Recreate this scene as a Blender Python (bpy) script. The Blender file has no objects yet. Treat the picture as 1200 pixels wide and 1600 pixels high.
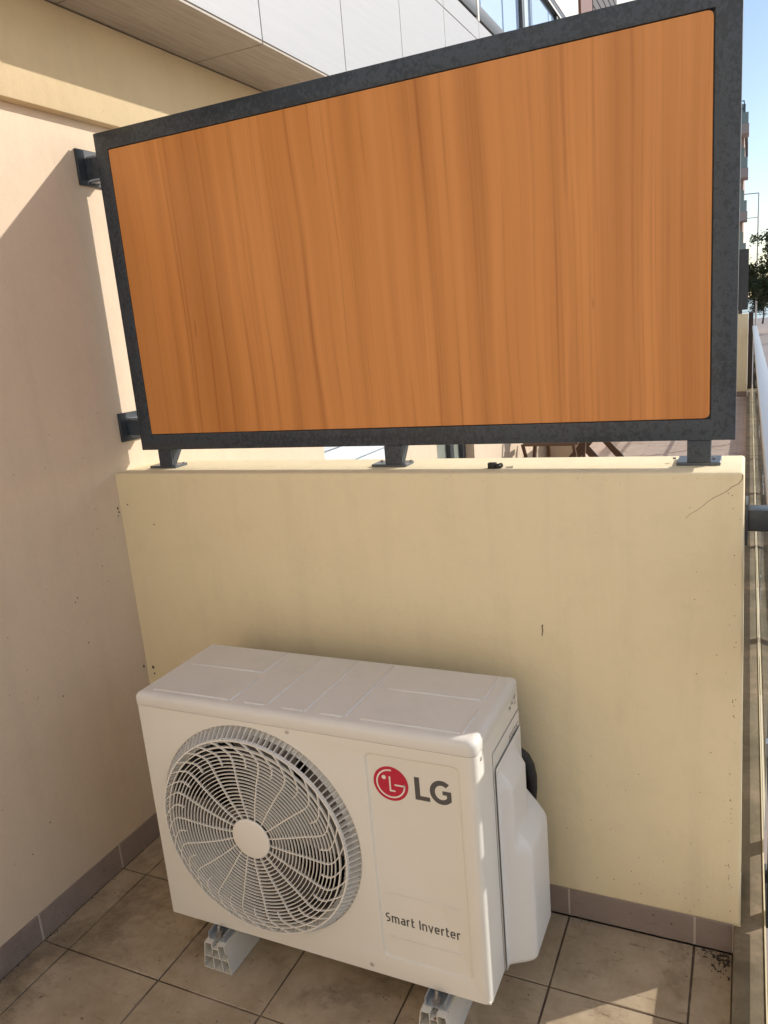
import bpy, bmesh, math, random
from mathutils import Vector, Matrix
random.seed(7)
PI = math.pi
sc = bpy.context.scene
COL = sc.collection

# ------------------------------------------------------------------ camera
cam_d = bpy.data.cameras.new("camera"); cam = bpy.data.objects.new("camera", cam_d); COL.objects.link(cam)
cam_d.sensor_fit = 'HORIZONTAL'; cam_d.sensor_width = 36.0; cam_d.lens = 36.0 * 1213.9 / 1200.0
cam_d.clip_start = 0.02; cam_d.clip_end = 9000
_r = Vector((0.90671093, 0.41312723, -0.08485977)); _u = Vector((-0.01985899, 0.24280523, 0.96987177)); _f = Vector((-0.42128483, 0.8777081, -0.22835844))
cam.matrix_world = Matrix(((_r.x, _u.x, -_f.x, 1.7122), (_r.y, _u.y, -_f.y, -1.7359), (_r.z, _u.z, -_f.z, 1.5357), (0, 0, 0, 1)))
sc.camera = cam
# ------------------------------------------------------------------ light
SUN = Vector((0.680, 0.551, 0.488)).normalized()
w = bpy.data.worlds.new("World"); sc.world = w; w.use_nodes = True
wn = w.node_tree.nodes; wl = w.node_tree.links
bg = wn["Background"]; sky = wn.new("ShaderNodeTexSky"); sky.sky_type = 'NISHITA'; sky.sun_disc = False
sky.sun_elevation = math.asin(SUN.z); sky.sun_rotation = math.atan2(SUN.x, SUN.y)
sky.air_density = 1.0; sky.dust_density = 0.8; sky.ozone_density = 1.0
wl.new(sky.outputs[0], bg.inputs[0]); bg.inputs[1].default_value = 0.118
sd = bpy.data.lights.new("sun", 'SUN'); sun = bpy.data.objects.new("sun", sd); COL.objects.link(sun)
sd.energy = 3.0; sd.angle = math.radians(0.55); sd.color = (1.0, 0.945, 0.86)
sun.rotation_euler = SUN.to_track_quat('Z', 'Y').to_euler(); sun.location = (6, 5, 6)
sc.view_settings.view_transform = 'Standard'; sc.view_settings.look = 'None'
sc.view_settings.exposure = 0.55; sc.view_settings.gamma = 1.0; sc.view_settings.use_curve_mapping = False

# ------------------------------------------------------------------ helpers
def tag(o, label=None, cat=None, group=None, kind=None):
    if label: o["label"] = label
    if cat: o["category"] = cat
    if group: o["group"] = group
    if kind: o["kind"] = kind
    return o
def thing(name, loc, label, cat, group=None):
    o = bpy.data.objects.new(name, None); COL.objects.link(o); o.location = loc; o.empty_display_size = 0.1
    return tag(o, label, cat, group)
class MB:
    def __init__(s, off=(0, 0, 0)): s.v = []; s.f = []; s.off = off
    def vert(s, x, y, z): s.v.append((x + s.off[0], y + s.off[1], z + s.off[2])); return len(s.v) - 1
    def face(s, pts): s.f.append([s.vert(*p) for p in pts]); return s
    def box(s, x0, x1, y0, y1, z0, z1):
        i = [s.vert(x, y, z) for z in (z0, z1) for y in (y0, y1) for x in (x0, x1)]
        for q in ((0, 2, 3, 1), (4, 5, 7, 6), (0, 1, 5, 4), (2, 6, 7, 3), (0, 4, 6, 2), (1, 3, 7, 5)): s.f.append([i[k] for k in q])
        return s
    def prism(s, poly, axis, a, b):      # poly of 2D points, extruded on axis from a to b
        def P(u, v, t): return {'x': (t, u, v), 'y': (u, t, v), 'z': (u, v, t)}[axis]
        n = len(poly); A = [s.vert(*P(u, v, a)) for u, v in poly]; B = [s.vert(*P(u, v, b)) for u, v in poly]
        s.f.append(A[::-1]); s.f.append(B)
        for k in range(n): s.f.append([A[k], A[(k + 1) % n], B[(k + 1) % n], B[k]])
        return s
    def tube(s, pts, r, n=10, cap=True):
        pts = [Vector(p) for p in pts]; rings = []; m = len(pts); nrm = None
        for k, p in enumerate(pts):
            t = (pts[min(k + 1, m - 1)] - pts[max(k - 1, 0)]).normalized()
            if nrm is None:
                a = Vector((0, 0, 1)) if abs(t.z) < .9 else Vector((1, 0, 0)); nrm = t.cross(a).normalized()
            else: nrm = (nrm - t * nrm.dot(t)).normalized()
            b = t.cross(nrm); rr = r[k] if isinstance(r, (list, tuple)) else r
            rings.append([s.vert(*(p + nrm * rr * math.cos(2 * PI * j / n) + b * rr * math.sin(2 * PI * j / n))) for j in range(n)])
        for k in range(m - 1):
            for j in range(n): s.f.append([rings[k][j], rings[k][(j + 1) % n], rings[k + 1][(j + 1) % n], rings[k + 1][j]])
        if cap: s.f.append(rings[0][::-1]); s.f.append(rings[-1])
        return s
    def ribbon(s, pts, hw, hd):           # rectangular section along points given as (pos, side dir, depth dir)
        R = []
        for p, a, d in pts:
            p, a, d = Vector(p), Vector(a) * hw, Vector(d) * hd
            R.append([s.vert(*q) for q in (p + a, p - a, p - a + d, p + a + d)])
        for k in range(len(R) - 1):
            for j in range(4): s.f.append([R[k][j], R[k][(j + 1) % 4], R[k + 1][(j + 1) % 4], R[k + 1][j]])
        s.f.append(R[0][::-1]); s.f.append(R[-1]); return s
    def build(s, name, mat, parent=None, smooth=None, bevel=0, seg=2, merge=False):
        me = bpy.data.meshes.new(name); me.from_pydata(s.v, [], s.f)
        bm = bmesh.new(); bm.from_mesh(me)
        if merge: bmesh.ops.remove_doubles(bm, verts=bm.verts, dist=1e-5)
        bmesh.ops.recalc_face_normals(bm, faces=bm.faces)
        if bevel:
            es = [e for e in bm.edges if len(e.link_faces) == 2 and e.calc_face_angle(0) > .6]
            bmesh.ops.bevel(bm, geom=es, offset=bevel, segments=seg, affect='EDGES', profile=.5, clamp_overlap=True)
        bm.to_mesh(me); bm.free()
        if smooth is not None or bevel:
            me.polygons.foreach_set("use_smooth", [True] * len(me.polygons))
            me.set_sharp_from_angle(angle=smooth if smooth is not None else math.radians(40))
        return link(name, me, mat, parent)
def link(name, me, mat, parent=None):
    if mat is not None and not me.materials: me.materials.append(mat)
    o = bpy.data.objects.new(name, me); COL.objects.link(o)
    if parent is not None:
        o.parent = parent
        if parent.type == 'EMPTY': o.location = -Vector(parent.location)
    return o
def copy_tree(o, parent=None):
    c = o.copy(); COL.objects.link(c); c.parent = parent
    for ch in list(o.children): copy_tree(ch, c)
    return c

# ------------------------------------------------------------------ materials
def mat(name, col, rough=.6, metal=0, spec=.5):
    m = bpy.data.materials.new(name); m.use_nodes = True; b = m.node_tree.nodes["Principled BSDF"]
    b.inputs["Base Color"].default_value = (*col, 1); b.inputs["Roughness"].default_value = rough
    b.inputs["Metallic"].default_value = metal; b.inputs["Specular IOR Level"].default_value = spec
    return m
class N:
    def __init__(s, m): s.m = m; s.t = m.node_tree; s.b = s.t.nodes["Principled BSDF"]; s.tc = s.new("ShaderNodeTexCoord")
    def new(s, k): return s.t.nodes.new(k)
    def l(s, a, b): s.t.links.new(a, b)
    def mapping(s, scale=(1, 1, 1), src=None, loc=(0, 0, 0), rot=(0, 0, 0)):
        n = s.new("ShaderNodeMapping"); n.inputs["Scale"].default_value = scale; n.inputs["Location"].default_value = loc; n.inputs["Rotation"].default_value = rot
        s.l(src or s.tc.outputs["Object"], n.inputs["Vector"]); return n.outputs[0]
    def noise(s, vec, scale, detail=4, rough=.55, dist=0):
        n = s.new("ShaderNodeTexNoise"); n.inputs["Scale"].default_value = scale; n.inputs["Detail"].default_value = detail
        n.inputs["Roughness"].default_value = rough; n.inputs["Distortion"].default_value = dist; s.l(vec, n.inputs["Vector"]); return n.outputs["Fac"]
    def ramp(s, fac, stops):
        n = s.new("ShaderNodeValToRGB"); e = n.color_ramp.elements
        while len(e) < len(stops): e.new(.5)
        for k, (p, c) in enumerate(stops): e[k].position = p; e[k].color = (*c, 1) if len(c) == 3 else c
        s.l(fac, n.inputs[0]); return n.outputs[0]
    def mix(s, fac, a, b, mode='MIX'):
        n = s.new("ShaderNodeMix"); n.data_type = 'RGBA'; n.blend_type = mode
        if isinstance(fac, float): n.inputs[0].default_value = fac
        else: s.l(fac, n.inputs[0])
        for sock, v in ((n.inputs[6], a), (n.inputs[7], b)):
            if isinstance(v, tuple): sock.default_value = (*v, 1)
            else: s.l(v, sock)
        return n.outputs[2]
    def bump(s, h, strength, dist=.002, nrm=None):
        n = s.new("ShaderNodeBump"); n.inputs["Strength"].default_value = strength; n.inputs["Distance"].default_value = dist
        s.l(h, n.inputs["Height"])
        if nrm: s.l(nrm, n.inputs["Normal"])
        return n.outputs[0]
    def out(s, col=None, rough=None, nrm=None):
        if col: s.l(col, s.b.inputs["Base Color"])
        if rough: s.l(rough, s.b.inputs["Roughness"])
        if nrm: s.l(nrm, s.b.inputs["Normal"])
        return s.m
G = lambda v: (v, v, v)
def plaster(name, base, dark, speck=True, sd=0):
    n = N(mat(name, base, .85, 0, .25)); v = n.mapping(loc=(sd, sd * 2, sd))
    big = n.ramp(n.noise(v, 1.7, 5, .6), [(.3, G(0)), (.75, G(1))])
    c = n.mix(big, base, dark)
    mid = n.ramp(n.noise(v, 9, 6, .7), [(.5, G(1)), (.85, G(.92))]); c = n.mix(1.0, c, mid, 'MULTIPLY')
    if speck:
        sp = n.ramp(n.noise(v, 55, 3, .7), [(.24, G(.5)), (.29, G(1))]); c = n.mix(.8, c, sp, 'MULTIPLY')
    if speck:
        cl = n.ramp(n.noise(v, 2.6, 3, .6), [(.55, G(0)), (.75, G(.6))]); s2 = n.ramp(n.noise(v, 240, 3, .7), [(.34, (.84, .82, .77)), (.48, (1, 1, 1))]); c = n.mix(cl, c, n.mix(1.0, c, s2, 'MULTIPLY'))
    b1 = n.bump(n.noise(v, 210, 4, .75), .5, .002); b2 = n.bump(n.noise(v, 28, 4, .6), .35, .004, b1)
    dr = n.ramp(n.noise(n.mapping((14, 14, 1.6)), 1.0, 4, .6), [(.5, G(1)), (.8, G(.93))]); c = n.mix(1.0, c, dr, 'MULTIPLY')
    b3 = n.bump(n.noise(v, 5, 2, .5), .25, .008, b2)
    return n.out(c, None, b3)
M = {}
M['wall'] = plaster('plaster_cream', (.84, .72, .485), (.82, .70, .465))
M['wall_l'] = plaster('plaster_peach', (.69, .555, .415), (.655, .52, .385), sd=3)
M['beam'] = plaster('plaster_beam', (.70, .56, .36), (.62, .48, .29), sd=8)
# floor tile
def tilemat(name, a, b, dark, seed=0):
    n = N(mat(name, a, .55, 0, .35)); v = n.mapping(loc=(seed, seed, seed))
    c = n.mix(n.ramp(n.noise(v, 7, 8, .72, .15), [(.35, G(0)), (.65, G(1))]), a, b)
    st = n.ramp(n.noise(n.mapping((1, 1, 1), loc=(seed + 5, 2, 1)), 3.2, 9, .78, .25), [(.50, G(0)), (.62, G(.55)), (.75, G(.85))])
    c = n.mix(st, c, dark)
    fl = n.ramp(n.noise(n.mapping((9, 40, 20), rot=(0, 0, .5)), 1.3, 5, .7), [(.60, G(0)), (.72, G(.7))]); c = n.mix(fl, c, dark)
    sp = n.ramp(n.noise(v, 75, 2, .5), [(.26, G(.35)), (.31, G(1))]); c = n.mix(.8, c, sp, 'MULTIPLY')
    ro = n.ramp(n.noise(v, 14, 5, .6), [(.3, G(.42)), (.7, G(.72))])
    return n.out(c, ro, n.bump(n.noise(v, 120, 5, .7), .3, .001, n.bump(n.noise(v, 12, 4, .6), .3, .003)))
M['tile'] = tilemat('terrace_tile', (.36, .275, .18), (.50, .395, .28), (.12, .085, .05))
M['tile_far'] = tilemat('terrace_tile_pinkish', (.44, .34, .29), (.52, .41, .35), (.30, .22, .18), 4)  # paler, pinker tile for the neighbouring floor
M['skirt'] = tilemat('skirting_tile', (.27, .21, .18), (.32, .25, .215), (.20, .15, .13), 9)
n = N(mat('grout', (.17, .12, .08), .9)); v = n.mapping()
M['grout'] = n.out(n.ramp(n.noise(v, 6, 6, .7), [(.35, (.045, .03, .02)), (.50, (.13, .095, .065)), (.60, (.25, .19, .14)), (.72, (.50, .43, .36))]), None, n.bump(n.noise(v, 200, 4), .5, .001))
M['grout_pale'] = mat('grout_pale', (.50, .43, .37), .9)
# kerb concrete
n = N(mat('kerb_concrete', (.34, .28, .2), .85)); v = n.mapping()
c = n.mix(n.ramp(n.noise(v, 2.4, 7, .7, .8), [(.35, G(0)), (.62, G(1))]), (.24, .19, .125), (.13, .10, .055))
c = n.mix(n.ramp(n.noise(n.mapping(loc=(4, 1, 7)), 3.4, 5, .7), [(.5, G(0)), (.68, G(.8))]), c, (.36, .26, .17))
c = n.mix(n.ramp(n.noise(v, 90, 3, .6), [(.3, G(.8)), (.4, G(0))]), c, (.15, .11, .07))
M['kerb'] = n.out(c, None, n.bump(n.noise(v, 150, 5, .7), .4, .001, n.bump(n.noise(v, 18, 4), .3, .004)))
M['strip'] = mat('painted_edge_light', (.72, .62, .40), .7)  # bright line of light at the kerb edge, put into a pale colour
# wood laminate
n = N(mat('wood_laminate', (.5, .2, .07), .38, 0, .42))
warp = n.noise(n.mapping((1, 1, .55), loc=(3, 0, 1)), 1.6, 2, .5)
cmb = n.new("ShaderNodeVectorMath"); cmb.operation = 'MULTIPLY_ADD'; n.l(warp, cmb.inputs[0]); cmb.inputs[1].default_value = (.07, 0, .0); n.l(n.mapping((1, 1, .05)), cmb.inputs[2])
wx = cmb.outputs[0]
broad = n.noise(n.mapping((12, 12, 7), src=wx), 1.0, 2, .5)
c = n.ramp(broad, [(.28, (.50, .190, .046)), (.42, (.60, .240, .064)), (.52, (.66, .272, .078)), (.62, (.585, .232, .061)), (.76, (.49, .185, .045))])
mid = n.noise(n.mapping((26, 26, 5), src=wx), 1.0, 3, .6)
c = n.mix(.8, c, n.ramp(mid, [(.28, (.80, .74, .66)), (.38, (.97, .96, .95)), (.5, (1, 1, 1)), (.60, (1.0, 1.0, 1.0)), (.75, (.91, .88, .83))]), 'MULTIPLY')
fine = n.noise(n.mapping((150, 150, 16), src=wx), 1.0, 6, .75)
fmask = n.ramp(n.noise(n.mapping((11, 11, 7), src=wx), 1.0, 2, .5), [(.38, G(.3)), (.60, G(.95))])
c = n.mix(fmask, c, n.mix(1.0, c, n.ramp(fine, [(.30, (.68, .60, .50)), (.46, (1, 1, 1)), (.7, (1.05, 1.06, 1.07))]), 'MULTIPLY'))
wave = n.new("ShaderNodeTexWave"); wave.bands_direction = 'X'; wave.inputs["Scale"].default_value = 1.5; wave.inputs["Distortion"].default_value = 5
wave.inputs["Detail"].default_value = 1.5; wave.inputs["Detail Scale"].default_value = .8; n.l(n.mapping((3.2, 3.2, 4.0), src=wx), wave.inputs["Vector"])
wm = n.ramp(n.noise(n.mapping((4, 4, 30), src=wx, loc=(7, 0, 2)), 1.0, 2, .5), [(.40, G(.05)), (.62, G(.9))])
c = n.mix(wm, c, n.mix(1.0, c, n.ramp(wave.outputs["Fac"], [(.0, (.80, .73, .66)), (.05, (.98, .97, .96)), (.2, (1, 1, 1))]), 'MULTIPLY'))
kn = n.ramp(n.noise(n.mapping((24, 24, 7)), 1.0, 1, .4), [(.155, (.45, .35, .3)), (.18, (1, 1, 1))]); c = n.mix(.6, c, kn, 'MULTIPLY')
M['wood'] = n.out(c, n.ramp(fine, [(.3, G(.42)), (.7, G(.34))]), n.bump(fine, .05, .0005))
# dark painted steel
n = N(mat('anthracite_steel', (.04, .045, .052), .5, 0, .45)); v = n.mapping()
pt = n.noise(n.mapping((1, 1, .8)), 120, 6, .7, .4); pm = n.noise(v, 4, 3, .5)
mm = n.new("ShaderNodeMath"); mm.operation = 'MULTIPLY_ADD'; n.l(pm, mm.inputs[0]); mm.inputs[1].default_value = .45; n.l(pt, mm.inputs[2])
c = n.ramp(mm.outputs[0], [(.60, (.043, .056, .074)), (.70, (.050, .063, .082)), (.765, (.026, .035, .048)), (.95, (.022, .030, .042))])
M['steel'] = n.out(c, n.ramp(mm.outputs[0], [(.6, G(.48)), (.76, G(.36)), (.9, G(.3))]), n.bump(mm.outputs[0], .45, .0012))
M['steel_plain'] = mat('dark_steel_plain', (.035, .042, .05), .4)
M['galv'] = mat('galvanised_steel', (.42, .45, .50), .35, .6)
M['plate'] = mat('plate_steel', (.10, .115, .135), .35, .3)
M['fleck'] = mat('fleck_brown', (.11, .08, .06), .9)
M['joint_dark'] = mat('joint_dark', (.02, .02, .02), .9)
# facade tiles
def facade(name, a, b):
    n = N(mat(name, a, .5, 0, .4)); 
    st = n.noise(n.mapping((3, 3, 60)), 1.0, 5, .7); s2 = n.noise(n.mapping((3, 60, 3)), 1.5, 5, .7)
    c = n.mix(n.ramp(st, [(.3, G(0)), (.7, G(1))]), a, b)
    return n.out(c, None, n.bump(s2, .1, .001))
M['facade'] = facade('pale_facade_tile', (.40, .405, .415), (.37, .375, .39))
n = N(mat('soffit_tile', (.35, .31, .27), .55)); st = n.noise(n.mapping((90, 5, 5)), 1.0, 6, .7, .3)
M['soffit'] = n.out(n.ramp(st, [(.25, (.27, .23, .185)), (.5, (.36, .31, .255)), (.8, (.45, .395, .33))]), None, n.bump(st, .15, .001))
M['rail_pale'] = mat('handrail_sky_sheen', (.42, .44, .47), .35, .1)  # dark handrail made pale; its sky reflection is put into the colour
M['joint_pale'] = mat('facade_joint', (.46, .38, .30), .9)
# AC
n = N(mat('enamel_white', (.76, .73, .66), .36, 0, .5)); v = n.mapping()
M['ac'] = n.out(n.mix(n.ramp(n.noise(v, 3, 4, .6), [(.4, G(0)), (.8, G(1))]), (.77, .745, .685), (.74, .71, .65)), n.ramp(n.noise(v, 20, 4, .6), [(.3, G(.33)), (.7, G(.44))]), n.bump(n.noise(v, 420, 2, .5), .04, .0005, n.bump(n.noise(v, 2.5, 2), .05, .01)))
n = N(mat('enamel_top', (.72, .70, .67), .42, 0, .45)); v = n.mapping()
M['ac_top'] = n.out(n.mix(n.ramp(n.noise(v, 9, 6, .7), [(.5, G(0)), (.85, G(1))]), (.73, .71, .67), (.66, .64, .60)), n.ramp(n.noise(v, 30, 5, .6), [(.3, G(.38)), (.7, G(.55))]), n.bump(n.noise(v, 420, 2, .5), .05, .0005))
M['grille'] = mat('grille_plastic', (.78, .75, .70), .38)
M['cover'] = mat('cover_plastic', (.74, .72, .69), .38)
M['blade'] = mat('fan_blade_grey', (.115, .108, .106), .5)
M['dark'] = mat('cavity_dark', (.022, .021, .022), .8)
M['letter'] = mat('logo_grey', (.085, .082, .082), .5)
M['red'] = mat('logo_red', (.50, .012, .045), .4)
M['white'] = mat('logo_white', (.80, .76, .72), .45)
M['black'] = mat('black_rubber', (.012, .012, .013), .5)
n = N(mat('pvc', (.66, .63, .56), .42)); v = n.mapping()
M['pvc'] = n.out(n.mix(n.ramp(n.noise(v, 40, 5, .7), [(.60, G(0)), (.68, G(1))]), (.68, .65, .58), (.20, .12, .08)))
M['seam'] = mat('seam_grey', (.30, .285, .27), .8)
M['galv_dull'] = mat('zinc_plate', (.36, .385, .42), .42, .35)
M['bolt'] = mat('bolt_metal', (.36, .34, .32), .4, .7)
M['metal_screw'] = mat('screw_metal', (.55, .53, .5), .35, .6)
def glassm(name, tint, refl):
    m = bpy.data.materials.new(name); m.use_nodes = True; t = m.node_tree; t.nodes.remove(t.nodes["Principled BSDF"])
    o = t.nodes["Material Output"]; tr = t.nodes.new("ShaderNodeBsdfTransparent"); tr.inputs[0].default_value = (*tint, 1)
    gl = t.nodes.new("ShaderNodeBsdfGlossy"); gl.inputs["Roughness"].default_value = .02; gl.inputs[0].default_value = (.95, .97, 1, 1)
    fr = t.nodes.new("ShaderNodeFresnel"); fr.inputs[0].default_value = refl; mx = t.nodes.new("ShaderNodeMixShader")
    ge = t.nodes.new("ShaderNodeNewGeometry"); mu = t.nodes.new("ShaderNodeMath"); mu.operation = 'SUBTRACT'; mu.inputs[0].default_value = 1; t.links.new(ge.outputs["Backfacing"], mu.inputs[1])
    m2 = t.nodes.new("ShaderNodeMath"); m2.operation = 'MULTIPLY'; t.links.new(mu.outputs[0], m2.inputs[0]); t.links.new(fr.outputs[0], m2.inputs[1]); t.links.new(m2.outputs[0], mx.inputs[0]); t.links.new(tr.outputs[0], mx.inputs[1]); t.links.new(gl.outputs[0], mx.inputs[2]); t.links.new(mx.outputs[0], o.inputs[0]); return m
M['glass'] = glassm('balustrade_glass', (.93, .96, .95), 1.5)
M['glass_up'] = glassm('upper_glass', (.88, .94, .97), 1.45)
M['glass_door'] = mat('door_glass', (.26, .28, .24), .08, 0, .7)  # pane tone lightened; the reflection in the door is put into the colour
M['shutter'] = mat('shutter_white', (.66, .72, .78), .5)
M['brown'] = mat('shutter_brown', (.03, .018, .016), .6)
M['orange'] = mat('orange_panel', (.16, .05, .02), .5)
M['chairwood'] = mat('chair_wood', (.11, .058, .035), .5)
M['white_wall'] = plaster('white_render', (.80, .77, .72), (.76, .73, .68), False)

# ================================================================== SETTING
# sea and promenade, far below / beyond
n = N(mat('sea_water', (.12, .22, .30), .18, 0, .5)); v = n.mapping((1, 1, 1))
M['sea'] = n.out(n.mix(n.ramp(n.noise(v, .02, 4), [(.4, G(0)), (.7, G(1))]), (.16, .27, .36), (.24, .36, .44)), None, n.bump(n.noise(v, 1.2, 4, .6), .35, .3))
MB().face([(-3000, 112, -2.6), (3000, 112, -2.6), (3000, 8000, -2.6), (-3000, 8000, -2.6)]).build('sea', M['sea']); tag(bpy.data.objects['sea'], kind='structure')
n = N(mat('promenade_paving', (.46, .39, .35), .8)); v = n.mapping()
br = n.new("ShaderNodeTexBrick"); br.inputs["Scale"].default_value = 1.0; br.inputs["Mortar Size"].default_value = .012; br.inputs["Brick Width"].default_value = .8; br.inputs["Row Height"].default_value = .8
br.inputs["Color1"].default_value = (.50, .44, .39, 1); br.inputs["Color2"].default_value = (.45, .395, .35, 1); br.inputs["Mortar"].default_value = (.3, .25, .22, 1)
n.l(v, br.inputs["Vector"])
M['prom'] = n.out(n.mix(n.ramp(n.noise(v, .35, 6, .7), [(.4, G(1)), (.75, G(.78))]), br.outputs[0], (.36, .30, .27)), None, n.bump(n.noise(v, 40, 4), .2, .003))
o = MB().box(-60, 90, -30, 112, -2.2, -1.2).build('promenade', M['prom']); tag(o, kind='structure')
o = MB().box(-90, 140, 112.01, 113, -3.4, -1.35).build('quay', M['kerb']); tag(o, kind='structure')

# ---- terrace slab and tiles
TT, AX = .305, .0954
o = MB().box(-.25, 1.7075, -5.2, -.0001, -.3, -.0032).build('terrace_floor', M['grout']); tag(o, kind='structure'); floor = o
def tile_boxes(x0, x1, y0, y1, g=.0046):
    xs = [x0]; k = 0
    while AX + k * TT < x1 - .001:
        if AX + k * TT > x0: xs.append(AX + k * TT)
        k += 1
    xs.append(x1)
    ys = []; y = -.239 + math.floor((y0 + .239) / TT) * TT
    ys = [y0]; y += TT
    while y < y1 - .02: ys.append(y); y += TT
    ys.append(y1)
    for i in range(len(xs) - 1):
        for j in range(len(ys) - 1):
            if xs[i + 1] - xs[i] > .012 and ys[j + 1] - ys[j] > .012: yield xs[i] + g / 2, xs[i + 1] - g / 2, ys[j] + g / 2, ys[j + 1] - g / 2
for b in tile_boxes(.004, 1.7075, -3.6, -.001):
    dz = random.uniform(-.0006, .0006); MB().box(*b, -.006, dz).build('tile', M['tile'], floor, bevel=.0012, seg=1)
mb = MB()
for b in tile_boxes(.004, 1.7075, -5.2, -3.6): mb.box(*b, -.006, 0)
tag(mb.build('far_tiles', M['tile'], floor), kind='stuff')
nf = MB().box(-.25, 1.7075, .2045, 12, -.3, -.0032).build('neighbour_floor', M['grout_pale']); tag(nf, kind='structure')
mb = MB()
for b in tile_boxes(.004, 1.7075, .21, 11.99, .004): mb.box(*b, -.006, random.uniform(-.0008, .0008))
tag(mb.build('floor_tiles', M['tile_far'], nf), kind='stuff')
# kerb along the terrace edge
kb = MB().box(1.7078, 1.773, -5.2, 16, -.3, .078).build('kerb', M['kerb'], bevel=.004); tag(kb, kind='structure')
kp = MB().box(1.7732, 1.7765, -5.2, 16, -.25, .081).build('gap_light_strip', M['strip'], kb)  # added strip, painted pale for the light in the gap under the glass
sl = MB().box(-.25, 1.70, -5.2, 16, -1.19, -.301).build('terrace_slab', M['kerb']); tag(sl, kind='structure')

# ---- partition wall between the terraces
PW = thing('partition_wall', (.86, .1, 0), 'low cream rendered wall standing behind the air conditioner, under the wooden privacy panel', 'wall')
def wx_(z): return 1.7225 - .0125 * z / 1.185
mb = MB(); n0 = 0
vs = []
H = 1.185
prof = [(0, .0801), (0, H), (.204, H), (.204, .0)]
mb.v = []
def lean_box(mb, x0, y0, y1, z0, z1):
    i = [mb.vert(x, y, z) for z in (z0, z1) for y in (y0, y1) for x in (x0, wx_(z))]
    for q in ((0, 2, 3, 1), (4, 5, 7, 6), (0, 1, 5, 4), (2, 6, 7, 3), (0, 4, 6, 2), (1, 3, 7, 5)): mb.f.append([i[k] for k in q])
lean_box(mb, -.02, 0, .204, .0805, H)
mb.build('render_body', M['wall'], PW, bevel=.007, seg=3)
MB().box(-.02, 1.7072, .0026, .2, 0, .0803).build('wall_foot', M['grout_pale'], PW)
MB().box(1.7078, 1.7225, .004, .2, .0785, .0805).build('lip', M['wall'], PW)
k = -1
while True:
    a = max(.006, AX + k * TT) + .0026; b = min(1.7072, AX + (k + 1) * TT) - .0026
    if a >= 1.70: break
    if b > a: MB().box(a, b, -.0015 + .003, .012, .0012, .0795).build('skirting_tile', M['skirt'], PW, bevel=.001, seg=1)
    k += 1
def ribbon_flat(mb, pts, w0, axis, lvl, th):   # thin crack following points in the plane
    for k in range(len(pts) - 1):
        (a0, b0), (a1, b1) = pts[k], pts[k + 1]; L = math.hypot(a1 - a0, b1 - b0); nx, nz = -(b1 - b0) / L, (a1 - a0) / L
        w = w0 * (1 - .6 * k / len(pts)) / 2
        q = [(a0 + nx * w, b0 + nz * w), (a0 - nx * w, b0 - nz * w), (a1 - nx * w, b1 - nz * w), (a1 + nx * w, b1 + nz * w)]
        mb.prism(q, axis, lvl, lvl - th)
cr = [(1.7065, 1.181), (1.7062, 1.172), (1.6995, 1.162), (1.686, 1.154), (1.678, 1.146), (1.665, 1.138), (1.652, 1.131), (1.640, 1.122), (1.631, 1.113), (1.619, 1.103), (1.605, 1.094), (1.596, 1.084)]
mb = MB(); ribbon_flat(mb, cr, .0013, 'y', .0004, .0006); mb.build('crack', mat('crack_brown', (.20, .14, .09), .9), PW)
mb = MB(); ribbon_flat(mb, [(1.2755, .812), (1.2735, .806), (1.275, .800), (1.2745, .792), (1.2725, .786), (1.2745, .783)], .0030, 'y', .0004, .0007); mb.build('scratch', mat('scratch_brown', (.10, .07, .05), .9), PW)
mb = MB()      # dirt flecks on the render
random.seed(3)
def fleck_y(x, z, r, st=1):
    pts = [(x + r * random.uniform(.5, 1) * math.cos(t) , z + r * st * random.uniform(.5, 1) * math.sin(t)) for t in [2 * PI * q / 7 for q in range(7)]]
    mb.prism(pts, 'y', .001, -.0007)
for x, z, r, st in ((.03, 1.09, .004, .8), (.12, 1.03, .003, 1), (.025, .56, .006, 1.2), (.027, .54, .004, 1)): fleck_y(x, z, r, st)
for k in range(40): fleck_y(random.uniform(.1, 1.68), H - abs(random.gauss(0, .010)) - .006, random.uniform(.0005, .0014), .5)
for k in range(22): fleck_y(random.uniform(1.60, 1.70), random.uniform(.1, 1.15), random.uniform(.0006, .0017), 1)
for k in range(26): fleck_y(1.697 + random.gauss(0, .003), random.uniform(.1, 1.15), random.uniform(.0005, .0013), 2.2)
for k in range(30): fleck_y(random.uniform(1.2, 1.70), random.uniform(.09, .5), random.uniform(.0006, .0016), 1)
tag(mb.build('dirt_fleck', M['fleck'], PW), kind='stuff')

# ---- building on the left, with the balcony above
B = thing('apartment_building', (-.1, 2, 0), 'cream rendered house wall on the left with a pale tiled balcony above it', 'building')
W0, W1 = -5.2, 26
mb = MB(); x0 = -.25
mb.box(x0, 0, W0, 1.27, -.3, 2.173)
mb.box(x0, 0, 1.27, 2.02, -.3, .3); mb.box(x0, 0, 1.27, 2.02, 2.0, 2.173)
mb.box(x0, 0, 2.02, 2.65, -.3, 2.173)
mb.box(x0, 0, 2.65, 3.36, -.3, -.0032); mb.box(x0, 0, 2.65, 3.36, 2.05, 2.173)
mb.box(x0, 0, 3.36, W1, -.3, 2.173)
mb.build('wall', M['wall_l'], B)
MB().box(x0, .033, W0, W1, 2.1733, 2.442).build('beam', M['beam'], B, bevel=.004)
mb = MB(); mb.box(x0, .2955, W0, W1, 2.4465, 3.168); mb.build('balcony_slab', M['joint_pale'], B)
ys = []; y = .033 - 11 * .5895
while y < W1: ys.append(y); y += .5895
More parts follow.
